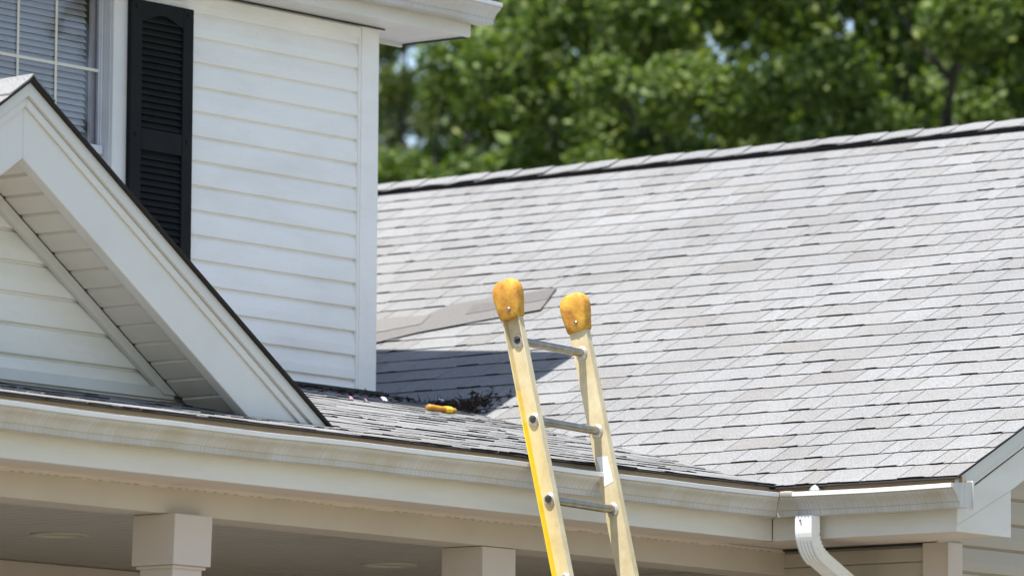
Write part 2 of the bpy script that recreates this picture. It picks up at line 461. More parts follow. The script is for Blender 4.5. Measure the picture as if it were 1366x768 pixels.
# hanger brackets seen inside the porch gutter, strainer at the outlet
for x in (-4.0, -3.05, -2.1, -1.15, -.35):
    b = MB(); b.box(x-.012, x+.012, .006, .128, -.012, -.009); b.build('hanger', MAT['ring'], pg, bevel=.001)
b = MB()
rings = []
for zz, r in ((-.05, .03), (0, .026), (.012, .018), (.022, .003)):
    rings.append([(.085+r*math.cos(a), -.11+r*math.sin(a), zz+.012) for a in np.linspace(0, 2*math.pi, 13)[:-1]])
b.loft(rings); b.build('strainer', MAT['ring'], wgut)

MAT['pipe'] = painted('white_pipe_enamel', (.84, .83, .81), (.6, .58, .54), .3, .3, 8, spec=.6)
# downspout: ribbed rectangular pipe with elbows
def dsect(c, ax, ay, w, d, rib=.0016, n=10):
    """rectangular ribbed section; ax = depth direction (front is -ax), ay = width direction"""
    c, ax, ay = map(np.array, (c, ax, ay)); pts = []
    def side(p0, p1, nrm):
        for k in range(n):
            f0 = k/n
            off = rib if k % 2 else -rib
            if k == 0: off = 0
            pts.append(p0+(p1-p0)*f0+nrm*off)
    A = c-ax*d/2-ay*w/2; B = c-ax*d/2+ay*w/2; C_ = c+ax*d/2+ay*w/2; D_ = c+ax*d/2-ay*w/2
    side(A, B, -ax); side(B, C_, ay); side(C_, D_, ax); side(D_, A, -ay)
    return pts
yd = -.095; xd = .052; zd = -.088
ds = None
secs = []; ayv = np.array((0, -1, 0))
def path_sections(pts, w, d):
    rs = []
    for k, p in enumerate(pts):
        a = np.array(pts[max(k-1, 0)]); c_ = np.array(pts[min(k+1, len(pts)-1)])
        tdir = (c_-a)/np.linalg.norm(c_-a); ax = np.cross(tdir, ayv); ax /= np.linalg.norm(ax)
        if k and ax@rs[-1][1] < 0: ax = -ax
        if not k and ax[0] < 0: ax = -ax
        rs.append((p, ax))
    return [dsect(p, ax, ayv, w, d) for p, ax in rs]
# outlet + first elbow
ang = np.linspace(0, math.radians(66), 12); Rr = .115
pts = [(xd, yd, zd-.002), (xd, yd, zd-.03), (xd, yd, zd-.055)]
for a in ang[1:]: pts.append((xd+Rr*(1-math.cos(a)), yd, zd-.055-Rr*math.sin(a)))
b = MB(); S1 = path_sections(pts, .078, .056)
# crimp the inner side of the elbow
for k in range(4, len(S1)-1, 2):
    c = np.mean(S1[k], axis=0); S1[k] = [c+(np.array(p)-c)*(.93 if np.array(p)[0] > c[0]-.01 else 1.0) for p in S1[k]]
b.loft(S1); ds = b.build('downspout', MAT['pipe'], house, smooth=False, bevel=0)
e = np.array(pts[-1]); tdir = np.array((math.sin(math.radians(66)), 0, -math.cos(math.radians(66))))
p2 = [tuple(e-tdir*.012), tuple(e+tdir*.15), tuple(e+tdir*.36)]
b = MB(); b.loft(path_sections(p2, .073, .051)); b.build('offset_pipe', MAT['pipe'], ds)
e2 = np.array(p2[-1]); p3 = []
for a in np.linspace(0, math.radians(66), 9): p3.append((e2[0]+.1*(math.cos(math.radians(66-0)-0)-0)*0+.1*(math.sin(math.radians(0)+0))*0+.1*(math.sin(a+math.radians(24))-math.sin(math.radians(24))), e2[1], e2[2]-.1*(math.cos(math.radians(24))-math.cos(a+math.radians(24)))))
xe_ = p3[-1][0]; p3 += [(xe_, e2[1], -2.0), (xe_, e2[1], -Z0+.02)]
b = MB(); b.loft(path_sections(p3, .075, .053)); b.build('wall_pipe', MAT['pipe'], ds)
for dy in (-.018,):
    for (px_, py_, n_) in ((xd-.030, yd+.012, 'x'),):
        b = MB(); b.loft([[(px_-q, py_+r*math.cos(a), zd-.02+r*math.sin(a)) for a in np.linspace(0, 6.283, 9)[:-1]] for q, r in ((0, .005), (.003, .004), (.004, .001))]); b.build('screw', MAT['alu'], ds)

MAT['apron'] = painted('stained_gutter_apron', (.34, .27, .19), (.2, .15, .1), .45, .5, 8)
b = MB(); b.box(-9, .105, .104, .107, -.03, .0375); b.build('gutter_apron', MAT['apron'], porch_roof)
b = MB(); b.box(.104, .107, -.79, .1035, -.03, .0335); b.build('gutter_apron', MAT['apron'], wing_roof)
# ---- fascias and soffits of porch and wing
FZ = -.172
b = MB(); b.box(.130, .150, -.735, .128, FZ, .02); b.build('fascia', MAT['capped'], house, bevel=.002)
b = MB(); b.box(-9, .1295, .130, .150, FZ, .02); b.build('fascia', MAT['capped'], house, bevel=.002)
# soffit boards along y on the porch, along x on the wing
YB = .39
x = -5.2
porch_soffit = MB().box(-9, -5.2, .150, YB+.02, FZ+.006, FZ+.012).build('soffit', MAT['soffit'], house)
while x < .12:
    b = MB(); b.box(x+.0008, x+.1, .1505, YB+.02, FZ+.004, FZ+.010); b.build('soffit_panel', MAT['soffit'], porch_soffit)
    x += .1016
WXW = .56                                        # wing side wall face
YG = -.40                                        # wing gable wall face
wing_soffit = MB().box(.1505, WXW+.02, .2, .6, FZ+.006, FZ+.012).build('soffit', MAT['soffit'], house)
y = -.7335
while y < .19:
    b = MB(); b.box(.1505, .494, y+.0008, min(y+.1, .199), FZ+.004, FZ+.010); b.build('soffit_panel', MAT['soffit'], wing_soffit)
    y += .1016
b = MB(); b.box(.494, WXW+.02, YG-.0, .199, FZ+.005, FZ+.011); b.build('soffit_strip', MAT['soffit'], wing_soffit)
# dark shadow gap moulding
b = MB(); b.box(WXW-.006, WXW+.01, YG+.1, .45, FZ-.004, FZ+.003); b.build('channel', MAT['flash'], wing_soffit)

# ---- wing walls
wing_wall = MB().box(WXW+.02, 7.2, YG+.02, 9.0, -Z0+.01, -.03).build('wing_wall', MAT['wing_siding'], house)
def lapboard(mb, kind, lo, hi, z, e, face, out=.013, lo2=None, hi2=None):
    """lap siding board, face = coordinate of the wall plane, outward is negative"""
    pr = [(face-out+.002, z-.002), (face-out, z+.002), (face-out+.001, z+e*.35), (face-.004, z+e*.87), (face+.0035, z+e*.91), (face+.0035, z+e-.0005), (face+.006, z+e-.0005), (face+.006, z-.002)]
    lo2 = lo if lo2 is None else lo2; hi2 = hi if hi2 is None else hi2
    r0 = []; r1 = []
    for a, zz in pr:
        f_ = (zz-z)/e
        l = lo+(lo2-lo)*f_; h_ = hi+(hi2-hi)*f_
        r0.append((l, a, zz) if kind == 'x' else (a, l, zz)); r1.append((h_, a, zz) if kind == 'x' else (a, h_, zz))
    mb.loft([r0, r1])
z = FZ-.03-.058*0
e = .058
zz = FZ-.006-e
while zz > -.62:
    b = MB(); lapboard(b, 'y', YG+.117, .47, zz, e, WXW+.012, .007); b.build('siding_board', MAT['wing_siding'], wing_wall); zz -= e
b = MB(); b.box(WXW-.004, WXW+.03, .455, .485, -Z0+.02, FZ+.002); b.build('corner_trim', MAT['trim'], wing_wall, bevel=.002)
b = MB(); b.box(WXW-.012, WXW+.03, YG-.004, YG+.112, -Z0+.02, FZ+.002)
b.build('corner_board', MAT['column'], wing_wall, bevel=.003)
b = MB(); b.box(WXW-.014, WXW+.085, YG-.012, YG+.0, -Z0+.02, FZ+.001)
b.build('corner_board', MAT['column'], wing_wall, bevel=.003)
e = .1016
zs = aty(1282, 724, YG-.013)[2]-e*6
for k in range(14):
    b = MB(); zb_ = zs+k*e
    # the gable side: runs right until the rake soffit
    xhi = 7.0; lo = WXW+.086
    if zb_ > FZ-.03: lo = .5
    top = zb_+e
    b_lo2 = None
    xl = (top+.10-WZ0)/WP+WX0
    lo_ = max(lo, (zb_+.10-WZ0)/WP+WX0) if zb_ > 0 else lo
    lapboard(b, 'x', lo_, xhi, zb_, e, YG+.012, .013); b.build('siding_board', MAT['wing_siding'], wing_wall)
# ---- rake of the wing: drip edge, fascia, return
def rake_poly(mb, x0, x1, d0, d1, y0, y1, plane=zwing):
    """band parallel to the roof, vertical offsets d0 > d1 below the shingle plane"""
    pts = [(x0, y0, plane(x0)+d0), (x1, y0, plane(x1)+d0), (x1, y0, plane(x1)+d1), (x0, y0, plane(x0)+d1)]
    mb.prism(pts, (0, y1-y0, 0))
YRF = -.735
b = MB(); rake_poly(b, .10, XR, -.010, -.062, YRF-.030, YRF-.012); b.build('rake_drip_edge', MAT['drip'], wing_roof, bevel=.0015)
b = MB(); rake_poly(b, .105, XR, -.064, -.088, YRF-.022, YRF-.008); b.build('rake_moulding', MAT['drip'], wing_roof, bevel=.002)
b = MB()
xs_ = [(.1285, -.150), (.1285, .0-.045), (XR, ZR-.09), (XR, ZR-.27), (.46, zwing(.46)-.205)]
b.prism([(x, YRF-.006, z) for x, z in [(.1285, FZ+.024), (.1285, -.05), (XR, ZR-.075), (XR, ZR-.235), (.497, .012)]], (0, .02, 0))
b.build('rake_fascia', MAT['capped'], house, bevel=.0015)
b = MB(); b.prism([(x, YRF-.002, z) for x, z in [(.1290, FZ+.022), (.497, .010), (.497, FZ), (.1290, FZ)]], (0, .012, 0))
b.build('eave_return', MAT['capped'], house, bevel=.001)
b = MB(); b.prism([(.497, YRF+.012, .02), (.497, YRF+.012, FZ), (.497, YG, FZ), (.497, YG, .02)], (-.012, 0, 0)); b.build('eave_return_side', MAT['capped'], house)
b = MB(); rake_poly(b, .50, XR, -.215, -.223, YRF+.014, YG+.01); b.build('rake_soffit', MAT['soffit'], house)

om_floor = painted('grey_porch_paint', (.16, .15, .14), (.1, .09, .08), .6, .4, 3)
# ---- porch beam, ceiling, columns, back wall
ZB = aty(340, 696, YB)[2]
CZ = -.235
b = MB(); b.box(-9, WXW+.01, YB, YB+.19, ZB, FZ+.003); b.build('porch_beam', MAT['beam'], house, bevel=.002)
b = MB(); b.box(-9, WXW+.01, YB-.003, YB-.0005, FZ-.010, FZ+.004); b.build('beam_channel', MAT['soffit'], house)
b = MB(); x = -4.6
while x < .45:
    w_ = random.uniform(.012, .03)
    if random.random() < .8: b.box(x, x+w_, YB-.0045, YB-.0031, FZ-.0095+random.uniform(0, .001), FZ-.0073)
    x += random.uniform(.035, .06)
tag(b.build('vent_slots', MAT['apron'], house), kind='stuff')
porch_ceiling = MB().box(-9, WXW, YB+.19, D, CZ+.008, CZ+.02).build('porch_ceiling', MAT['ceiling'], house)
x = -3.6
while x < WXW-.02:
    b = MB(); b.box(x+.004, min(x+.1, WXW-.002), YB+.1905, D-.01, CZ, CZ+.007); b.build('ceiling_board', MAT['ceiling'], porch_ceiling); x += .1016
for px, py in ((80, 712), (520, 752)):
    c = atz(px, py, CZ)
    b = MB(); rings = []
    for r, dz in ((.112, -.0005), (.112, -.006), (.104, -.009), (.088, -.007), (.082, .0)):
        rings.append([(c[0]+r*math.cos(a), c[1]+r*math.sin(a), CZ+dz) for a in np.linspace(0, 2*math.pi, 33)[:-1]])
    b.loft(rings, cap=False); rl = b.build('recessed_light', MAT['beam'], porch_ceiling, smooth=True)
b = MB(); b.box(-9, WXW-.02, .25, D-.001, -Z0+.001, -Z0+.46); pf = b.build('porch_floor', om_floor, house, bevel=.01)
for k in range(3):
    b = MB(); b.box(-4.9, -3.0, .25-.3*(3-k), .2495-.3*(2-k), -Z0+.001, -Z0+.1125*(k+1)); b.build('step', om_floor, pf)
porch_wall = MB().box(-9, WXW, D, D+.15, -Z0+.01, CZ+.008).build('porch_back_wall', MAT['siding'], house)
b = MB(); b.box(-9, WXW, D-.018, D-.001, CZ-.10, CZ-.006); b.build('frieze_board', MAT['column'], porch_wall, bevel=.002)
zz = CZ-.10-.1016
for k in range(6):
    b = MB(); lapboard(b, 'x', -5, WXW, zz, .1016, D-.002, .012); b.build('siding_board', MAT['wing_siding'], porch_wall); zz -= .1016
def column(px, py, tilt):
    c = atz(px, py, ZB); x0, y0 = c[0], c[1]
    w = .198
    r = MB()
    def fr(x_in, z0, z1, w_):
        rings = []
        for z_ in (z0, z1):
            dx = (z_-ZB)*tilt
            rings.append([(x0+x_in+dx, y0+x_in, z_), (x0+w-x_in+dx, y0+x_in, z_), (x0+w-x_in+dx, y0+w-x_in, z_), (x0+x_in+dx, y0+w-x_in, z_)])
        return rings
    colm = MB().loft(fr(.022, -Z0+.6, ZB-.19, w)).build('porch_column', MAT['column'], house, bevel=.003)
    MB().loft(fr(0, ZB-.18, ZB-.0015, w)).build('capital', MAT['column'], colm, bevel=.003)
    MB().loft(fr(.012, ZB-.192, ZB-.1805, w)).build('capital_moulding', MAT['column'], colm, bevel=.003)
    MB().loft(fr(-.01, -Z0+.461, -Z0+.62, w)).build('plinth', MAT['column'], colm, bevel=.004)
column(234, 683, .04); column(644, 727, 0)

# ---- two-storey block
k_ = .974
def S(px, py, y=D): return aty(px, py, y)
SZ = 2.165; YF2 = 2.514
walls = MB()
WXR, WXL = -.882, -2.1                       # window opening
WZB, WZT = 1.0, 2.14
walls.box(WXR, XC-.042, D, D+.12, .2, SZ+.2); walls.box(WXL, WXR, D, D+.12, .2, WZB); walls.box(-6, WXL, D, D+.12, .2, SZ+.2); walls.box(WXL, WXR, D, D+.12, WZT, SZ+.2)
walls.box(XC-.16, XC-.042, D+.12, 10.5, .2, SZ+.2)
wall2 = walls.build('second_storey_wall', MAT['siding'], house)
e = .1023; z = .6544-e
while z < SZ+.02:
    b = MB(); lapboard(b, 'x', -.82, .676, z, e, D-.001, .014)
    ob = b.build('siding_board', MAT['siding'], wall2); z += e
for zz in np.arange(.55, WZB, e):
    b = MB(); lapboard(b, 'x', -6, -.821, zz, e, D-.001, .014); b.build('siding_board', MAT['siding'], wall2)
b = MB(); b.box(.673, XC-.028, D-.024, D+.0, zporch(D)+.005, SZ+.004); b.build('corner_board', MAT['siding'], wall2, bevel=.004)
b = MB(); b.box(XC-.0285-.012, XC-.026, D-.001, D+.1, zporch(D)+.0, SZ+.004); b.build('corner_board', MAT['siding'], wall2, bevel=.003)
b = MB(); b.box(.660, .6725, D-.020, D-.0, zporch(D)+.02, SZ+.003); b.build('channel', MAT['siding'], wall2, bevel=.002)
b = MB(); b.prism([(-6, D-.016, SZ+.003), (-6, D-.026, SZ-.012), (-6, D-.024, SZ-.045), (-6, D-.012, SZ-.052), (-6, D-.002, SZ-.052), (-6, D-.002, SZ+.003)], (6.66, 0, 0)); b.build('frieze_moulding', MAT['siding'], wall2)
b = MB(); b.box(XC-.0415, XC-.03, D+.1, 10.4, .3, SZ+.2); b.build('side_wall', MAT['siding'], wall2)
# window
TY = D-.016
win = MB().box(-.882, -.796, TY, D+.01, WZB-.09, WZT+.10).build('window', MAT['trim'], house, bevel=.003)
b = MB(); b.box(WXL-.086, -.8825, TY+.001, D+.01, WZT+.0, WZT+.10); b.build('head_trim', MAT['trim'], win, bevel=.002)
b = MB(); b.box(WXL-.086, WXL, TY+.001, D+.01, WZB-.09, WZT-.001); b.build('side_trim', MAT['trim'], win, bevel=.002)
b = MB(); b.box(WXL, -.8825, TY-.02, D+.05, WZB-.09, WZB); b.build('sill', MAT['trim'], win, bevel=.003)
b = MB(); b.box(-.888, -.8825, TY+.012, D+.10, WZB, WZT); b.box(WXL+.001, WXL+.016, TY+.012, D+.10, WZB, WZT); b.box(WXL+.02, -.8885, TY+.012, D+.10, WZT-.018, WZT); b.build('frame', MAT['sash'], win, bevel=.002)
GY = D+.045
zm = aty(134, 206, GY-.02)[2]
xr = -.8885
# upper sash, with its stepped edge
b = MB(); b.box(xr-.010, xr-.001, GY-.012, GY+.015, zm, WZT-.02); b.build('sash_stile', MAT['sash'], win, bevel=.003)
b = MB(); b.box(xr-.016, xr-.0105, GY-.004, GY+.012, zm+.036, WZT-.054); b.build('sash_bead', MAT['sash'], win, bevel=.003)
b = MB(); b.box(WXL+.02, xr-.0105, GY-.022, GY+.015, WZT-.054, WZT-.02); b.build('sash_rail', MAT['sash'], win, bevel=.003)
b = MB(); b.box(WXL+.02, xr-.0105, GY-.026, GY+.02, zm, zm+.036); b.build('meeting_rail', MAT['sash'], win, bevel=.003)
b = MB(); b.box(WXL+.02, xr-.0005, GY+.016, GY+.04, WZB, zm+.03); b.build('lower_sash', MAT['sash'], win)
b = MB(); b.box(WXL+.02, xr-.0165, GY, GY+.004, zm+.037, WZT-.055); b.build('pane', MAT['glass'], win)
vx = [aty(75, 50, GY-.003)[0], aty(24, 50, GY-.003)[0]]
vx += [vx[1]-(vx[0]-vx[1])*k for k in (1, 2)]
for x in vx:
    b = MB(); b.box(x-.0065, x+.0065, GY-.005, GY-.001, zm+.037, WZT-.055); b.build('muntin', MAT['muntin'], win, bevel=.002)
for zh in (aty(50, 80, GY-.003)[2],):
    b = MB(); b.box(WXL+.03, xr-.0175, GY-.0045, GY-.0012, zh-.0065, zh+.0065); b.build('muntin', MAT['muntin'], win, bevel=.002)
b = MB(); zz = WZB+.02
xb0, xb1 = WXL+.05, aty(114, 60, GY+.055)[0]
while zz < WZT-.03:
    a = random.uniform(-.001, .001)
    pts = []
    for dy, dz in ((-.010, -.0128), (-.005, -.004), (.002, .005), (.007, .0118)):
        pts.append((xb0, GY+.06+dy, zz+dz+a))
    low = [(p[0], p[1], p[2]-.0012) for p in pts][::-1]
    b.prism(pts+low, (xb1-xb0, 0, 0)); zz += .0262
bl = b.build('blind', MAT['blind'], win); tag(bl, kind='stuff')
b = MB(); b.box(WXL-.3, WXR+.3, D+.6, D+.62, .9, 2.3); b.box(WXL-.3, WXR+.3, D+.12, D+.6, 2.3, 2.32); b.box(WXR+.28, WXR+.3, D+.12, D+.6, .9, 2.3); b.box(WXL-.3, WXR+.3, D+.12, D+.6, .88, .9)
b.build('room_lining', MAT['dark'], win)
b = MB(); cpts = [(xb1+.004+(-.905-xb1)*k/16, GY+.03+.009*math.sin(k*1.25), 0) for k in range(17)]
b.prism([(x, y, WZB+.02) for x, y, _ in cpts]+[(x, y+.002, WZB+.02) for x, y, _ in cpts[::-1]], (0, 0, WZT-WZB-.04)); b.build('curtain', MAT['blind'], win, smooth=True)
# shutter
sx0, sx1 = -.802, -.420; sz1 = 2.086; sz0 = .92
SY = D-.0175-.022
sh_ = MB()
sh_.box(sx0, sx0+.068, SY, D-.0175, sz0, sz1); 
shut = sh_.build('shutter', MAT['black'], house, bevel=.003)
b = MB(); b.box(sx1-.064, sx1, SY, D-.0175, sz0, sz1); b.build('stile', MAT['black'], shut, bevel=.003)
xl, xr2 = sx0+.0685, sx1-.0645
mz0, mz1 = 1.473, 1.562
tz = 2.086-.085
b = MB(); n = 16; up = [(xl+(xr2-xl)*k/n, SY+.001, tz+(.034*math.sin(math.pi*k/n)**1.5 if 0 < k < n else 0)-.0) for k in range(n+1)]
b.prism([(xl, SY+.001, sz1), *up, (xr2, SY+.001, sz1)], (0, D-.0186-SY, 0)); b.build('top_rail', MAT['black'], shut)
b = MB(); b.box(xl, xr2, SY+.001, D-.0176, mz0, mz1); b.build('middle_rail', MAT['black'], shut, bevel=.003)
b = MB(); b.box(xl, xr2, SY+.001, D-.0176, sz0, sz0+.08); b.build('bottom_rail', MAT['black'], shut, bevel=.003)
b = MB(); b.box(xl, xr2, D-.0205, D-.0178, sz0+.08, sz1-.03); b.build('backing', MAT['black'], shut)
for z0_, z1_ in ((mz1, tz+.03), (sz0+.08, mz0)):
    z = z0_+.006
    while z < z1_-.012:
        b = MB(); b.prism([(xl, SY+.004, z+.004), (xl, SY+.006, z-.001), (xl, SY+.0185, z+.022), (xl, SY+.0165, z+.027)], (xr2-xl, 0, 0)); b.build('louvre', MAT['black'], shut); z += .0272
for zc, xc in ((sz1-.03, sx0+.034), (sz1-.03, sx1-.032), (mz1-.03, sx0+.034), (mz1-.03, sx1-.032)):
    b = MB(); b.loft([[(xc+r*math.cos(a), SY-q, zc+r*math.sin(a)) for a in np.linspace(0, 6.283, 13)[:-1]] for q, r in ((0, .009), (.003, .008), (.004, .003))]); b.build('screw_head', MAT['black'], shut)
# eave of the block: soffit, fascia, gutter, roof
XE = 1.191
b = MB(); b.box(-6, XE, YF2, YF2+.02, SZ, SZ+.13); b.build('fascia', MAT['capped'], house, bevel=.002)
sof2 = MB().box(-6, -1.0, YF2+.02, D+.01, SZ+.006, SZ+.012).build('soffit', MAT['soffit'], house)
x = -1.0
while x < XE-.03:
    x1 = min(x+.1, XE-.012); yb2 = D+.004 if x1 < XC+.004 else D+.166
    b = MB(); b.box(x+.0008, x1, YF2+.0205, yb2, SZ+.004, SZ+.009); b.build('soffit_panel', MAT['trim'], sof2); x += .1016
b = MB(); b.box(-6, XC+.002, D-.030, D-.0265, SZ-.004, SZ+.003); b.build('channel', MAT['flash'], sof2)
b = MB(); b.box(XC+.006, XE-.02, D+.167, D+.18, SZ-.012, SZ+.16); b.build('eave_return', MAT['trim'], house)
b = MB(); b.box(XE-.011, XE-.001, YF2+.021, D+.165, SZ-.003, SZ+.12); b.build('eave_return_side', MAT['flash'], house)  # black strip painting the shadow gap along the soffit's right edge
ug = gutter('gutter', 'x', -6, 1.243, mitre_hi=False, yoff=YF2-.131, zoff=2.306)
b = MB(); b.loft([[(1.2435, YF2-.131+u, 2.306+z) for u, z in [(.134, .012)]+KP[1:16]], [(1.2465, YF2-.131+u, 2.306+z) for u, z in [(.134, .012)]+KP[1:16]]]); b.build('end_cap', MAT['gutter'], ug)
lip('x', -6, 1.243, ug, YF2-.131, 2.306)
UP = .62; UY0, UZ0 = YF2-.05, 2.345
def zup(y): return UP*(y-UY0)+UZ0
RY = 6.6
b = MB(); b.prism([(-6, UY0, UZ0), (-6, RY, zup(RY)), (-6, RY, zup(RY)-.03), (-6, UY0+.02, UZ0-.02)], (6+1.225, 0, 0)); b.prism([(-6, RY, zup(RY)), (-6, 2*RY-UY0, UZ0), (-6, 2*RY-UY0, UZ0-.03), (-6, RY, zup(RY)-.03)], (6+1.225, 0, 0))
uroof = b.build('upper_roof', MAT['loose'], house)
b = MB(); b.prism([(XE-.018, YF2+.02, SZ+.14), (XE-.018, YF2+.02, zup(YF2+.02)-.03), (XE-.018, RY, zup(RY)-.03), (XE-.018, RY, zup(RY)-.19), (XE-.018, D+.2, SZ+.10)], (.018, 0, 0)); b.build('rake_fascia', MAT['capped'], uroof)
b = MB(); b.prism([(XC+.01, D+.2, SZ+.14), (XC+.01, RY, zup(RY)-.19), (XC+.01, RY, zup(RY)-.20), (XC+.01, D+.2, SZ+.13)], (XE-XC-.03, 0, 0)); b.build('rake_soffit', MAT['soffit'], uroof)
b = MB(); b.prism([(XC-.1, D+.12, SZ+.2), (XC-.1, RY, zup(RY)-.04), (XC-.1, 10.4, SZ+.2)], (.1, 0, 0)); b.build('gable_end_wall', MAT['siding'], uroof)

# ---- porch gable
YFG, YSG = .32, .62
ap = aty(44, 105.5, YFG-.046); en = aty(444, 570, YFG-.046)
GX, GZ = ap[0], ap[2]; GP = (ap[2]-en[2])/(en[0]-ap[0])
thg = math.atan(GP); cs, sn = math.cos(thg), math.sin(thg)
def zg(x): return GZ-abs(x-GX)*GP
def gpt(s, t, off, y):
    """s = +1 right slope, -1 left; t along the slope from the apex line, off below the shingle underside (perpendicular)"""
    # offset lines meet on the ridge plane: shift along so that t = 0 is at x = GX
    z_ = GZ-off/cs-t*sn; return (GX+s*t*cs, y, z_)
LG = 2.62
gable = MB()
gw = []
xg0 = lambda z_, o: (GZ-o/cs-z_)/GP
def band(mb, s, o0, o1, y0, y1, t0=0.0, t1=None, endcut=None):
    t1a = t1
    pts = [gpt(s, t0, o0, y0), gpt(s, t1a, o0, y0), gpt(s, t1a, o1, y0), gpt(s, t0, o1, y0)]
    mb.prism(pts, (0, y1-y0, 0))
def band_to_roof(mb, s, o0, o1, y0, y1, lift=.002):
    zr_ = zporch(y0)+lift
    ta = (GZ-o0/cs-zr_)/sn; tb = (GZ-o1/cs-zr_)/sn
    pts = [gpt(s, 0, o0, y0), gpt(s, ta, o0, y0), gpt(s, tb, o1, y0), gpt(s, 0, o1, y0)]
    mb.prism(pts, (0, y1-y0, 0))
wallz = zporch(YSG)
hw = xg0(wallz, .05)
gable_wall = MB().prism([(GX, YSG+.01, GZ-.10), (GX+hw, YSG+.01, wallz-.05), (GX-hw, YSG+.01, wallz-.05)], (0, .06, 0)).build('gable_wall', MAT['siding'], house)
zs = [aty(0, y, YSG)[2] for y in (302, 344.5, 384, 428, 469)]
e = float(-np.mean(np.diff(zs))); zbase = float(np.mean([zz+e*k for k, zz in enumerate(zs)]))-4*e
OS = .218
k = -1
while True:
    z0_ = zbase+k*e
    w0 = xg0(z0_, OS); w1 = xg0(z0_+e, OS)
    if w1 < .02: break
    b = MB(); lapboard(b, 'x', GX-w0, GX+w0, z0_, e, YSG, .015, GX-w1, GX+w1); b.build('siding_board', MAT['siding'], gable_wall); k += 1
zt_ = zporch(YSG)
b = MB(); w0 = xg0(zt_+.03, .214); b.box(GX-w0, GX+w0+.03, YSG-.032, YSG-.016, zt_+.006, zt_+.048); b.build('base_trim', MAT['trim'], gable_wall, bevel=.003)
for s in (1, -1):
    b = MB(); band_to_roof(b, s, .199, .238, YSG-.040, YSG-.0165, .03); b.build('rake_channel', MAT['trim'], gable_wall, bevel=.003)
gable_roof = MB()
for s in (1, -1):
    zr_ = zporch(YFG-.03)
    pts = []
    ta = (GZ-zr_)/sn
    for y_, in ((YFG-.0,), (D,)):
        zz_ = max(zporch(y_), zr_)
    y0_, y1_ = YFG-.028, D-.002
    gable_roof.prism([gpt(s, 0, .022, y0_), gpt(s, ta-.01, .022, y0_), gpt(s, ta-.01, .004, y0_), gpt(s, 0, .004, y0_)], (0, y1_-y0_, 0))
groof = gable_roof.build('gable_roof', MAT['edge'], house)
for s in (1, -1):
    fld = MB()
    dv = np.array((-s*cs, 0, sn)); dn = np.array((s*sn, 0, cs))
    ta = (GZ-zporch(YFG-.03))/sn
    foot = np.array(gpt(s, ta, 0, 0))
    for i in range(int(ta/EXPO)+1):
        v0 = i*EXPO; y = YFG-.045
        ln = min(EXPO+.03, ta-v0)
        if ln < .03: continue
        while y < D-.01:
            y1 = min(y+random.choice((.15, .2, .25, .3)), D-.004)
            tab_geo(fld, tuple(foot), (0, 1, 0), tuple(dv), tuple(dn), y, y1, v0+random.uniform(-.003, .003), ln, random.choice((.004, .006, .009)), tones(), lift=.003, gap=.001)
            y = y1
    f = fld.build('shingle_field', MAT['shingle'], groof, tone=True); tag(f, kind='stuff')
    b = MB(); band_to_roof(b, s, -.004, .005, YFG-.046, YFG+.05); b.build('shingle_edge', MAT['edge'], groof)
    b = MB(); band_to_roof(b, s, .006, .046, YFG-.030, YFG-.012); b.build('rake_drip_edge', MAT['drip'], groof, bevel=.0015)
    b = MB(); band_to_roof(b, s, .0475, .076, YFG-.018, YFG-.006); b.build('rake_moulding', MAT['trim'], groof, bevel=.005)
    b = MB(); band_to_roof(b, s, .040, .224, YFG-.0055, YFG+.042); b.build('rake_fascia', MAT['trim'], groof, bevel=.004)
    # sloping soffit boards
    t = .02
    while True:
        zend = gpt(s, t+.1, .185, 0)[2]
        if zend < zporch(YFG)-.14: break
        b = MB()
        b.prism([gpt(s, t+.0, .181, YFG+.043), gpt(s, t+.098, .181, YFG+.043), gpt(s, t+.1, .196, YFG+.043), gpt(s, t+.016, .196, YFG+.043), gpt(s, t+.010, .183, YFG+.043)], (0, YSG-.0405-YFG-.043, 0))
        b.build('soffit_panel', MAT['gsoffit'], groof); t += .1016

y = YFG-.05
while y < D-.1:
    mb = MB(); mb.tone = random.uniform(.4, .95); rows = []
    for yy, zz in ((y, .013), (y+.21, .006)):
        rows.append([(GX+dx, yy, GZ-abs(dx)*GP+zz+.006*(abs(dx) < .01)) for dx in (-.11, -.02, 0, .02, .11)])
    lowr = [[(p[0], p[1], p[2]-.007) for p in r] for r in rows]
    mb.poly(rows[0]+rows[1], [(k, k+1, 6+k, 5+k) for k in range(4)]); mb.poly(lowr[0]+rows[0], [(k, k+1, 6+k, 5+k) for k in range(4)])
    for q in (0, 4): mb.poly([lowr[0][q], rows[0][q], rows[1][q], lowr[1][q]], [(0, 1, 2, 3)])
    mb.build('ridge_cap', MAT['shingle'], groof, tone=True); y += .18

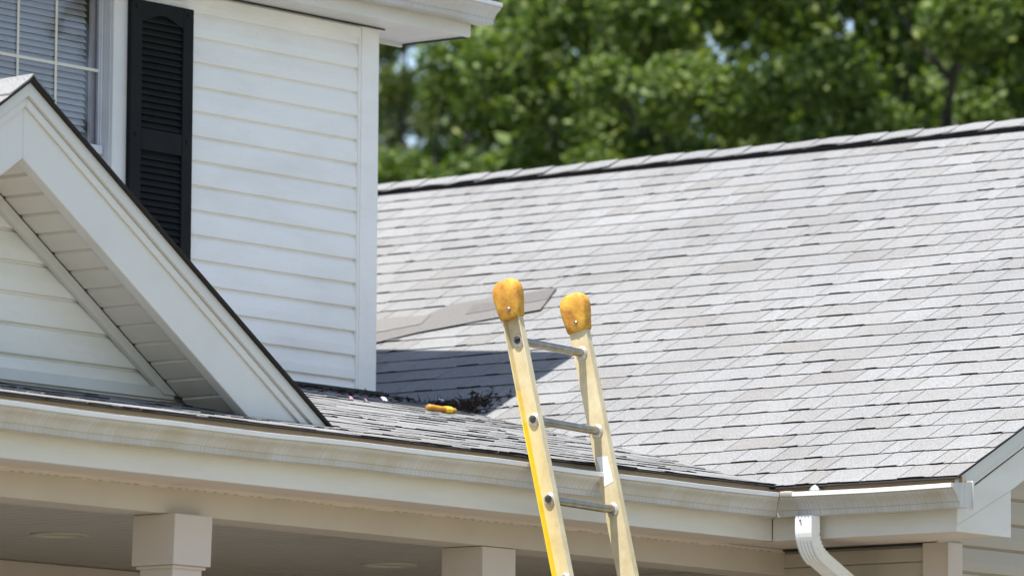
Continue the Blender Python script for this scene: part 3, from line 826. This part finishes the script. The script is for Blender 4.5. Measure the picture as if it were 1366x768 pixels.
# ------------------------------------------------------------------ ladder
lb = np.array((-1.527, -.002, .161)); ll = np.array((-.005, .242, .970)); ll /= np.linalg.norm(ll)
lr = np.array((.997, .079, -.015)); lr -= ll*(lr@ll); lr /= np.linalg.norm(lr)
lf = np.cross(lr, ll); lf /= np.linalg.norm(lf)           # points out of the ladder, away from the house side?
if lf[1] > 0: lf = -lf                                    # lf faces the viewer
LW = .419
tb = (-Z0+.02-lb[2])/ll[2]
base = lb+ll*tb
ladder = thing('ladder', 'cream and yellow fibreglass ladder leaning on the porch gutter, orange rubber end caps', 'ladder', (float(base[0]+.2), float(base[1]), 0))
def L(u, f, t):
    """u across from the left rail, f forward, t along the rail from the middle rung"""
    return tuple(lb+lr*u+lf*f+ll*t)
def rail_mat():
    m, nt, b = newmat('cream_fibreglass')
    v = objco(nt)
    sp = nd(nt, 'ShaderNodeSeparateXYZ'); nt.links.new(v, sp.inputs[0])
    f = noise(nt, v, 14, 4, .65); f1 = noise(nt, objco(nt, (1, 1, .15)), 60, 3, .6)
    c = ramp(nt, f, [(.3, (.50, .40, .225)), (.6, (.61, .52, .325)), (.8, (.66, .585, .41))])
    c = mix(nt, ramp(nt, f1, [(.55, (0, 0, 0)), (.8, (.5,)*3)]), c, (.45, .36, .22))
    n2 = noise(nt, objco(nt, (1, 1, .4)), 45, 3, .7)
    c = mix(nt, ramp(nt, n2, [(.70, (0, 0, 0)), (.76, (.5,)*3)]), c, (.22, .15, .09))
    # unworn yellow paint kept inside the channel, lower down
    ya = nd(nt, 'ShaderNodeAttribute', attribute_name='tone')
    c = mix(nt, ya.outputs['Fac'], c, (.82, .58, .02))
    nt.links.new(c, b.inputs['Base Color']); b.inputs['Roughness'].default_value = .5
    bump(nt, b, f1, .4, .0015)
    return m
RM = rail_mat()
HD = .037; FLG = .030; TH = .004
t_top = .305+.142; 
def rail(u, s):
    """s = -1: left rail, channel opens to the left"""
    out = s
    prof = [(u, -HD), (u, HD), (u+out*FLG, HD), (u+out*FLG, HD-TH), (u+out*TH, HD-TH-.001), (u+out*TH, -HD+TH+.001), (u+out*FLG, -HD+TH), (u+out*FLG, -HD)]
    ts = [tb, -2.4, -1.6, -1.0, -.7, -.5, -.35, -.2, -.1, 0, .12, .25, t_top+.06]
    b = MB(); n = len(prof)
    pts = []; 
    for t_ in ts: pts += [L(pu, pf, t_) for pu, pf in prof]
    bb = len(b.v); b.v += [tuple(map(float, p)) for p in pts]
    for k in range(len(ts)-1):
        tm = (ts[k]+ts[k+1])/2
        for i in range(n):
            j = (i+1) % n
            # face 6: inside of the back flange (towards the viewer)
            y = 0
            if s < 0:
                w = max(0, min(1, (.22-tm)/.25))
                if i == 5: y = w
                elif i == 6: y = w
                elif i == 4: y = .10*w
            b.tone = y
            b.f.append([bb+k*n+i, bb+k*n+j, bb+(k+1)*n+j, bb+(k+1)*n+i]); b.t.append(y)
    b.f.append([bb+i for i in range(n)]); b.t.append(0); b.f.append([bb+(len(ts)-1)*n+i for i in range(n)][::-1]); b.t.append(0)
    return b.build('rail', RM, ladder, tone=True)
rl = rail(0, -1); rr = rail(LW, 1)
for o in (rl, rr):
    bm = bmesh.new(); bm.from_mesh(o.data); bmesh.ops.recalc_face_normals(bm, faces=bm.faces); bm.to_mesh(o.data); bm.free()
# rungs
def dshape(r, n=20):
    pts = []
    for k in range(n):
        a = 2*math.pi*k/n; x_, y_ = r*math.cos(a), r*math.sin(a)
        y_ = min(y_, r*.62); pts.append((x_, y_))
    return pts
nr = int((.305-tb)/.305)
for i in range(nr+1):
    tr = .305-i*.305
    if tr < tb+.15: break
    b = MB()
    b.loft([[L(u_, p[0]*s_, tr+p[1]*s_) for p in dshape(.0165)] for u_, s_ in ((-.010, .74), (-.010, 1), (.012, 1), (LW-.012, 1), (LW+.010, 1), (LW+.010, .74))], cap=False)
    b.loft([[L(u_, p[0]*.74, tr+p[1]*.74) for p in dshape(.0165)] for u_ in (-.0095, LW+.0095)][::-1], cap=False)
    rg = b.build('rung', MAT['alu'], ladder, smooth=True)
    for u_ in (-.0075, LW+.0075):
        b = MB(); b.loft([[L(u_+q, p[0]*.735, tr+p[1]*.735) for p in dshape(.0165)] for q in (-.002, .002)]); b.build('hollow_shade', MAT['flash'], rg)  # black disc painting the darkness inside the hollow rung end
    for u0, sgn in ((-.004, -1), (LW-.0, -1), (0, 1), (LW+.004, 1)):
        b = MB()
        b.loft([[L(u0+sgn*q, r*math.cos(a), tr+r*math.sin(a)) for a in np.linspace(0, 2*math.pi, 25)[:-1]] for q, r in ((0, .0245), (.003, .0245), (.005, .0225), (.0045, .0195), (.0075, .0185), (.0085, .0165), (0.0, .0165))], cap=False)
        b.build('collar', MAT['ring'], rg, smooth=True)
# end caps
def rubber():
    m, nt, b = newmat('orange_rubber_cap'); v = objco(nt)
    c = ramp(nt, noise(nt, v, 16, 5, .7), [(.28, (.22, .085, .012)), (.45, (.46, .21, .022)), (.62, (.60, .33, .035)), (.8, (.66, .46, .14))])
    sp = noise(nt, v, 70, 3, .6)
    c = mix(nt, ramp(nt, sp, [(.62, (0, 0, 0)), (.72, (.6,)*3)]), c, (.20, .09, .03))
    nt.links.new(c, b.inputs['Base Color']); b.inputs['Roughness'].default_value = .75
    bump(nt, b, noise(nt, v, 55, 4, .6), .25, .002); return m
RUB = rubber()
def cap(u, s):
    b = MB(); rings = []
    uc = u+s*FLG/2
    for t_, wu, wf, sh in ((-.058, .046, .084, 0), (-.054, .050, .090, 0), (-.02, .056, .100, 0), (.012, .062, .110, .001), (.040, .064, .114, .002), (.062, .061, .108, .002), (.078, .052, .088, .002), (.087, .040, .062, .002), (.090, .020, .030, .002)):
        r = []
        n = 28
        for k in range(n):
            a = 2*math.pi*k/n; ca, sa = math.cos(a), math.sin(a)
            pw = .42
            du = abs(ca)**pw*math.copysign(1, ca)*wu/2; df = abs(sa)**pw*math.copysign(1, sa)*wf/2
            r.append(L(uc+du, df+sh, t_top+t_))
        rings.append(r)
    b.loft(rings); o = b.build('end_cap', RUB, ladder, smooth=True)
    for uu, ss in ((uc-.0305, -1),):
        b = MB(); b.loft([[L(uu+ss*q, .008+r*math.cos(a), t_top-.028+r*math.sin(a)) for a in np.linspace(0, 6.283, 13)[:-1]] for q, r in ((-.006, .007), (.001, .007), (.003, .005), (.0035, .002))]); b.build('screw', MAT['alu'], o, smooth=True)
cap(0, -1); cap(LW, 1)
# label on the inner face of the right rail
lm_, nt, bb_ = newmat('white_sticker'); cc = ramp(nt, noise(nt, objco(nt), 30, 3, .6), [(.3, (.72, .71, .68)), (.6, (.82, .82, .81))]); nt.links.new(cc, bb_.inputs['Base Color']); bb_.inputs['Roughness'].default_value = .4
b = MB(); u_ = LW-.0008
pts = [L(u_, -.026, -.095), L(u_, .022, -.105), L(u_, .026, -.205), L(u_, -.017, -.212), L(u_, -.019, -.15)]
b.prism([np.array(p) for p in pts], tuple(lr*.0006)); b.build('sticker', lm_, ladder)
for u, s in ((0, -1), (LW, 1)):
    b = MB(); b.loft([[L(u+s*FLG/2+du, df, t_) for du, df in ((-.022, -.045), (.022, -.045), (.022, .045), (-.022, .045))] for t_ in (tb-.015, tb+.08)]); b.build('foot', MAT['flash'], ladder, bevel=.004)

# ------------------------------------------------------------------ things lying on the roof
nW = (-WP, 0, 1); cW = WZ0-WP*WX0
def onwing(px, py, lift=0.0):
    p = at(px, py, nW, cW+lift); return p
# loose shingle strips
def strip(poly, name, label, m, parent_parts, z0=.011, th=.002):
    n_ = np.array(dnW); root = None
    b = MB(); P_ = [onwing(*p)+n_*z0 for p in poly]; b.prism(P_, tuple(n_*th)); o = b.build(name, m)
    tag(o, label, 'shingle', None)
    for q in parent_parts:
        b = MB(); P_ = [onwing(*p)+n_*(z0+th+.0005) for p in q]; b.prism(P_, tuple(n_*.0015)); t_ = b.build('tab', MAT['loose2'], o)
    return o
strip([(744, 387), (722, 416), (640, 431), (560, 446), (490, 463), (490, 436), (560, 428), (600, 410), (660, 400)], 'loose_shingle', 'brown-grey loose shingle strip lying askew behind the ladder top on the wing roof', MAT['loose'],
      [[(744, 387), (731, 403), (690, 410), (703, 395)], [(671, 405), (664, 416), (622, 423), (632, 410)]])
strip([(575, 424), (563, 436), (480, 452), (480, 433), (520, 428)], 'loose_shingle', 'short pale loose shingle piece lying on the brown-grey strip beside the corner board', plain_shingle('loose_shingle_pale', (.172, .166, .158)), [], z0=.0140)
# orange tool handle in the valley
ta_ = at(571, 543, (0, -PP, 1), PZ0-PP*PY0+.018); tb_ = at(606, 548, (0, -PP, 1), PZ0-PP*PY0+.018)
ax = tb_-ta_; Lh = np.linalg.norm(ax); ax /= Lh
Lh = min(Lh*1.05, .22)
s1 = np.cross(ax, (0, 0, 1)); s1 /= np.linalg.norm(s1); s2 = np.cross(s1, ax)
def om(name, c, rough=.4):
    m, nt, b = newmat(name); f = noise(nt, objco(nt), 40, 3, .6); cc = ramp(nt, f, [(.3, tuple(x*.7 for x in c)), (.7, c)]); nt.links.new(cc, b.inputs['Base Color']); b.inputs['Roughness'].default_value = rough; return m
def ring_(c, ru, rv, n=14): return [tuple(c+s1*ru*math.cos(a)+s2*rv*math.sin(a)) for a in np.linspace(0, 2*math.pi, n+1)[:-1]]
cm = (ta_+tb_)/2
tool = thing('utility_knife', 'orange plastic tool handle lying in the roof valley beside the clump of dead leaves', 'tool', tuple(map(float, cm+np.array((0, 0, Z0-.015)))))
b = MB(); b.loft([ring_(cm+ax*(q*Lh/2), r*.019, r*.014) for q, r in ((-1, .45), (-.97, .8), (-.9, 1), (-.5, .95), (0, .88), (.20, .95))]); b.build('handle', om('orange_plastic', (.52, .235, .015)), tool, smooth=True)
b = MB(); b.loft([ring_(cm+ax*(q*Lh/2), r*.020, r*.015) for q, r in ((.205, .9), (.22, 1.02), (.5, 1.05), (.66, 1.05), (.69, .9))]); b.build('sunlit_band', om('sunlit_orange_plastic', (.85, .55, .04)), tool, smooth=True)  # brighter ring paints sunlight falling on the orange handle
b = MB(); b.loft([ring_(cm+ax*(q*Lh/2), r*.019, r*.014) for q, r in ((.70, .8), (.74, .9), (.95, .88), (1.0, .5))]); b.build('end_cap', om('dark_orange_plastic', (.42, .20, .015)), tool, smooth=True)
# clump of dead leaves and twigs
pc = onwing(622, 544)+np.array(dnW)*.03
b = MB()
for k in range(380):
    c = pc+np.array((random.gauss(0, .06), random.gauss(0, .085), 0)); c[2] = max(zwing(c[0]), zporch(c[1]))+abs(random.gauss(0, .008))+.003
    d1 = np.array([random.gauss(0, 1) for _ in range(3)]); d1 /= np.linalg.norm(d1); d2 = np.cross(d1, [random.gauss(0, 1) for _ in range(3)]); d2 /= np.linalg.norm(d2)
    if k % 3: w, h_ = .004, .03*random.uniform(.6, 1.8)
    else: w, h_ = .013, .017
    b.poly([c-d1*h_-d2*w*.2, c-d2*w, c+d1*h_, c+d2*w], [(0, 1, 2, 3)])
lf_m, nt, bb_ = newmat('dead_leaf'); cc = ramp(nt, noise(nt, objco(nt), 60, 2, .6), [(.3, (.016, .011, .009)), (.55, (.045, .029, .018)), (.8, (.12, .07, .035))]); nt.links.new(cc, bb_.inputs['Base Color']); bb_.inputs['Roughness'].default_value = .9
o = b.build('leaf_clump', lf_m); tag(o, 'dark clump of dead leaves and twigs caught in the roof valley beside the orange tool', 'leaves', None, 'stuff')
b = MB()
for k in range(520):
    y_ = random.uniform(2.35, D-.04); f_ = random.random(); x_ = -1.7+f_*2.7
    if random.random() < .82: y_ = D-.045-abs(random.gauss(0, .03))
    c = np.array((x_, y_, max(zporch(y_), zwing(x_))+.013)); d1 = np.array((random.gauss(0, 1), random.gauss(0, .5), random.gauss(0, .25))); d1 /= np.linalg.norm(d1); d2 = np.cross(d1, (random.gauss(0, .6), random.gauss(0, .6), 1)); d2 /= np.linalg.norm(d2)
    w, h_ = random.uniform(.004, .009), random.uniform(.01, .03)
    b.poly([c-d1*h_, c-d2*w, c+d1*h_, c+d2*w], [(0, 1, 2, 3)])
o = b.build('leaf_litter', lf_m); tag(o, 'scattered dead leaf litter along the foot of the upper wall', 'leaves', None, 'stuff')
def tube(pts, r, n=8):
    b = MB(); rs = []
    for k, p in enumerate(pts):
        a = np.array(pts[max(k-1, 0)]); c = np.array(pts[min(k+1, len(pts)-1)]); t_ = (c-a)/np.linalg.norm(c-a)
        e1 = np.cross(t_, (.3, .2, 1)); e1 /= np.linalg.norm(e1); e2 = np.cross(t_, e1)
        rs.append([tuple(np.array(p)+r*(e1*math.cos(q)+e2*math.sin(q))) for q in np.linspace(0, 2*math.pi, n+1)[:-1]])
    b.loft(rs); return b
wp = [onwing(608, 533, .05), onwing(611, 535, .06), onwing(613, 540, .05), onwing(612, 545, .035), onwing(609, 549, .02)]
o = tube(wp, .0022).build('wire', om('grey_wire', (.25, .23, .21))); tag(o, 'thin grey wire loop sticking out of the dead leaf clump', 'wire')
def scrap(px, py, w, h_, label, c, cat, plane='p', lift=.016):
    p = at(px, py, (0, -PP, 1), PZ0-PP*PY0+lift) if plane == 'p' else onwing(px, py, lift)
    b = MB(); n = 5
    grid = [(p+np.array((i/4-.5, (j/2-.5)*.5, 0))*np.array((w, h_, 0))+np.array((0, (j/2-.5)*.2*h_, (j/2)*h_*.8+random.uniform(-.003, .003)))) for j in range(3) for i in range(5)]
    fs = [(j*5+i, j*5+i+1, j*5+i+6, j*5+i+5) for j in range(2) for i in range(4)]
    b.poly(grid, fs); bk = [q+np.array((0, .0015, 0)) for q in grid]; b.poly(bk, [f_[::-1] for f_ in fs])
    o = b.build(cat+'_scrap', om(cat+'_scrap_'+str(px), c, .7)); tag(o, label, cat)
scrap(513, 534, .03, .018, 'white paper scrap lying at the foot of the corner board', (.8, .8, .78), 'paper')
scrap(589, 535, .03, .014, 'white paper scrap lying behind the orange tool handle', (.75, .78, .82), 'paper', 'w', .03)
scrap(468.5, 532, .018, .013, 'larger pink petal on the porch roof below the siding', (.55, .28, .42), 'petal')
scrap(488.5, 534.5, .014, .01, 'smaller pink petal on the porch roof near the corner board', (.55, .30, .42), 'petal')

# ------------------------------------------------------------------ trees
def leaf_mat(name, dark, mid, light):
    m, nt, b = newmat(name)
    gi = nd(nt, 'ShaderNodeNewGeometry')
    c = ramp(nt, gi.outputs['Random Per Island'], [(.0, dark), (.55, mid), (.93, light), (1.0, (light[0]*1.35, light[1]*1.15, light[2]))])
    nt.links.new(c, b.inputs['Base Color']); b.inputs['Roughness'].default_value = .6; b.inputs['Specular IOR Level'].default_value = .25
    tl = nd(nt, 'ShaderNodeBsdfTranslucent'); c2 = mix(nt, 1.0, c, (1.5, 1.7, .5), 'MULTIPLY'); nt.links.new(c2, tl.inputs[0])
    mx = nd(nt, 'ShaderNodeMixShader'); mx.inputs[0].default_value = .24
    nt.links.new(b.outputs[0], mx.inputs[1]); nt.links.new(tl.outputs[0], mx.inputs[2]); nt.links.new(mx.outputs[0], nt.nodes['Material Output'].inputs[0])
    return m
LEAF = [leaf_mat('bright_oak_leaf', (.036, .064, .014), (.094, .145, .032), (.18, .235, .075)), leaf_mat('olive_leaf', (.034, .052, .014), (.080, .108, .031), (.15, .178, .072))]
bark_m, nt, bb_ = newmat('tree_bark'); cc = ramp(nt, noise(nt, objco(nt, (1, 1, .25)), 12, 5, .7), [(.3, (.02, .017, .013)), (.7, (.05, .043, .035))]); nt.links.new(cc, bb_.inputs['Base Color']); bb_.inputs['Roughness'].default_value = .9
def tree(base, height, rx, rz, zc, nclump, nleaf, lm_, seed, label, leaf=.085, lsc=1.0, fine=True, group=None):
    r = np.random.default_rng(seed); rnd = random.Random(seed)
    root = thing('tree', label, 'tree', (float(base[0]), float(base[1]), 0), group)
    base = np.array((base[0], base[1], -Z0))
    # trunk and limbs
    tk = MB()
    def limb(p, q, r0, r1, n=7, seg=5, bend=.06):
        p, q = np.array(p, float), np.array(q, float); d = q-p; ln = np.linalg.norm(d); t_ = d/ln
        e1 = np.cross(t_, (.13, .77, .31)); e1 /= np.linalg.norm(e1); e2 = np.cross(t_, e1); rs = []
        o1, o2 = rnd.uniform(-bend, bend)*ln, rnd.uniform(-bend, bend)*ln
        for k in range(seg+1):
            f_ = k/seg; c = p+d*f_+(e1*o1+e2*o2)*math.sin(math.pi*f_); rr_ = r0+(r1-r0)*f_
            rs.append([tuple(c+rr_*(e1*math.cos(a)+e2*math.sin(a))) for a in np.linspace(0, 2*math.pi, n+1)[:-1]])
        tk.loft(rs)
    fork = base+np.array((0, 0, height*.42)); limb(base+np.array((0, 0, -.1)), fork, .34, .22, 10)
    ctr = base+np.array((0, 0, zc))
    # clump centres in an uneven ellipsoid shell
    cl = []; sep = .52*lsc; tries = 0
    while len(cl) < nclump:
        d = r.normal(size=3); d /= np.linalg.norm(d); rad = r.uniform(.60, 1.04)
        lob = 1+.16*math.sin(3*math.atan2(d[1], d[0])+seed)+.12*math.sin(5*d[2]+seed*2)
        c = ctr+d*rad*lob*np.array((rx, rx, rz))
        if c[2] < base[2]+height*.22: continue
        if cl and np.min(np.linalg.norm(np.array(cl)-c, axis=1)) < sep: sep *= .997; continue
        cl.append(c)
    cl = np.array(cl)
    mains = cl[r.choice(len(cl), 5, replace=False)]
    for mpt in mains:
        limb(fork+np.array((0, 0, rnd.uniform(-.4, .8))), mpt, .04, .008)
    for c in cl[::6]:
        j = np.argmin(np.linalg.norm(mains-c, axis=1)); s_ = fork+(mains[j]-fork)*rnd.uniform(.4, .9); limb(s_, c, .035, .008, 5, 3)
    tk.build('trunk', bark_m, root, smooth=True)
    # leaves: fine ones on the side and the height that the house lets one see, coarser elsewhere
    P_ = []; SZ_ = []
    def mid(p):
        px, py, dz = proj(p); q = np.array(p[:2])-ctr[:2]; v_ = np.array(CAM[:2])-ctr[:2]
        return -130 < py < 380 and q@v_/np.linalg.norm(v_) > -.25*rx
    for c in cl:
        s_ = r.uniform(.26, .46)*lsc; near = fine and mid(c)
        n_ = int(nleaf*(s_/(.36*lsc))**2) if near else nleaf//6
        d = r.normal(size=(n_, 3)); d /= np.linalg.norm(d, axis=1)[:, None]
        rad = (s_ if near else s_*1.15)*r.uniform(0, 1, n_)**.38
        P_.append(c+d*rad[:, None]*np.array((1, 1, .78))); SZ_.append(np.full(n_, leaf if near else leaf*2.1))
    ni = nleaf*nclump//45; d = r.normal(size=(ni, 3)); d /= np.linalg.norm(d, axis=1)[:, None]
    P_.append(ctr+d*(r.uniform(0, 1, ni)**.4*.84)[:, None]*np.array((rx, rx, rz))); SZ_.append(np.full(ni, leaf*1.15))
    P_ = np.concatenate(P_); SZ_ = np.concatenate(SZ_); N = len(P_)
    n_ = r.normal(size=(N, 3))+np.array((0, 0, .9)); n_ /= np.linalg.norm(n_, axis=1)[:, None]
    a = np.cross(n_, r.normal(size=(N, 3))); a /= np.linalg.norm(a, axis=1)[:, None]; b_ = np.cross(n_, a)
    sz = SZ_[:, None]*r.uniform(.6, 1.25, N)[:, None]
    V = np.stack([P_-a*sz*.62, P_-b_*sz*.36+n_*sz*.05, P_+a*sz*.62, P_+b_*sz*.36+n_*sz*.05], axis=1).reshape(-1, 3)
    V[:, 2] += Z0
    me = bpy.data.meshes.new('crown'); me.vertices.add(4*N); me.vertices.foreach_set('co', V.astype(np.float32).ravel())
    me.loops.add(4*N); me.loops.foreach_set('vertex_index', np.arange(4*N, dtype=np.int32)); me.polygons.add(N)
    me.polygons.foreach_set('loop_start', np.arange(0, 4*N, 4, dtype=np.int32)); me.polygons.foreach_set('loop_total', np.full(N, 4, np.int32))
    me.update(calc_edges=True); me.materials.append(lm_)
    o = bpy.data.objects.new('crown', me); col.objects.link(o); adopt(o, root)
    return root
def beyond(px, dist):
    """ground point in the direction of a picture column, at a walking distance from the camera"""
    v = ray(px, 120); v = v/np.linalg.norm(v[:2]); return (CAM+v*dist)[:2]
tree(beyond(1130, 52), 13, 3.3, 3.6, 8.6, 235, 900, LEAF[0], 3, 'tall bright green leafy tree standing behind the right part of the ridge', leaf=.072)
tree(beyond(850, 57), 13.5, 2.5, 3.4, 9.6, 108, 850, LEAF[0], 8, 'bright green tree standing behind the ridge above the ladder', leaf=.078)
tree(beyond(575, 66), 14, 2.6, 3.6, 10.1, 84, 750, LEAF[1], 21, 'olive green tree with sky gaps standing beside the upper eave corner', leaf=.085, lsc=1.12)
tree(beyond(1450, 60), 14, 3.2, 4.0, 9.6, 190, 800, LEAF[0], 33, 'dark green tree standing farthest along the ridge from the two-storey block', leaf=.08)
tree(beyond(1300, 84), 16, 3.2, 4.4, 12.2, 60, 500, LEAF[1], 44, 'olive tree standing farther back, between the tall bright tree and the dark green one', leaf=.1, lsc=1.4)
tree(beyond(300, 80), 16, 3.6, 4.6, 10.5, 110, 700, LEAF[1], 58, 'olive tree standing far behind the two-storey block', leaf=.1, lsc=1.4)
tree((26, -17), 13, 3.8, 4.2, 8.6, 90, 500, LEAF[1], 71, 'tree across the front yard that the upper window reflects', leaf=.09, lsc=1.5, fine=False)

scene.render.resolution_x = 1024; scene.render.resolution_y = 575
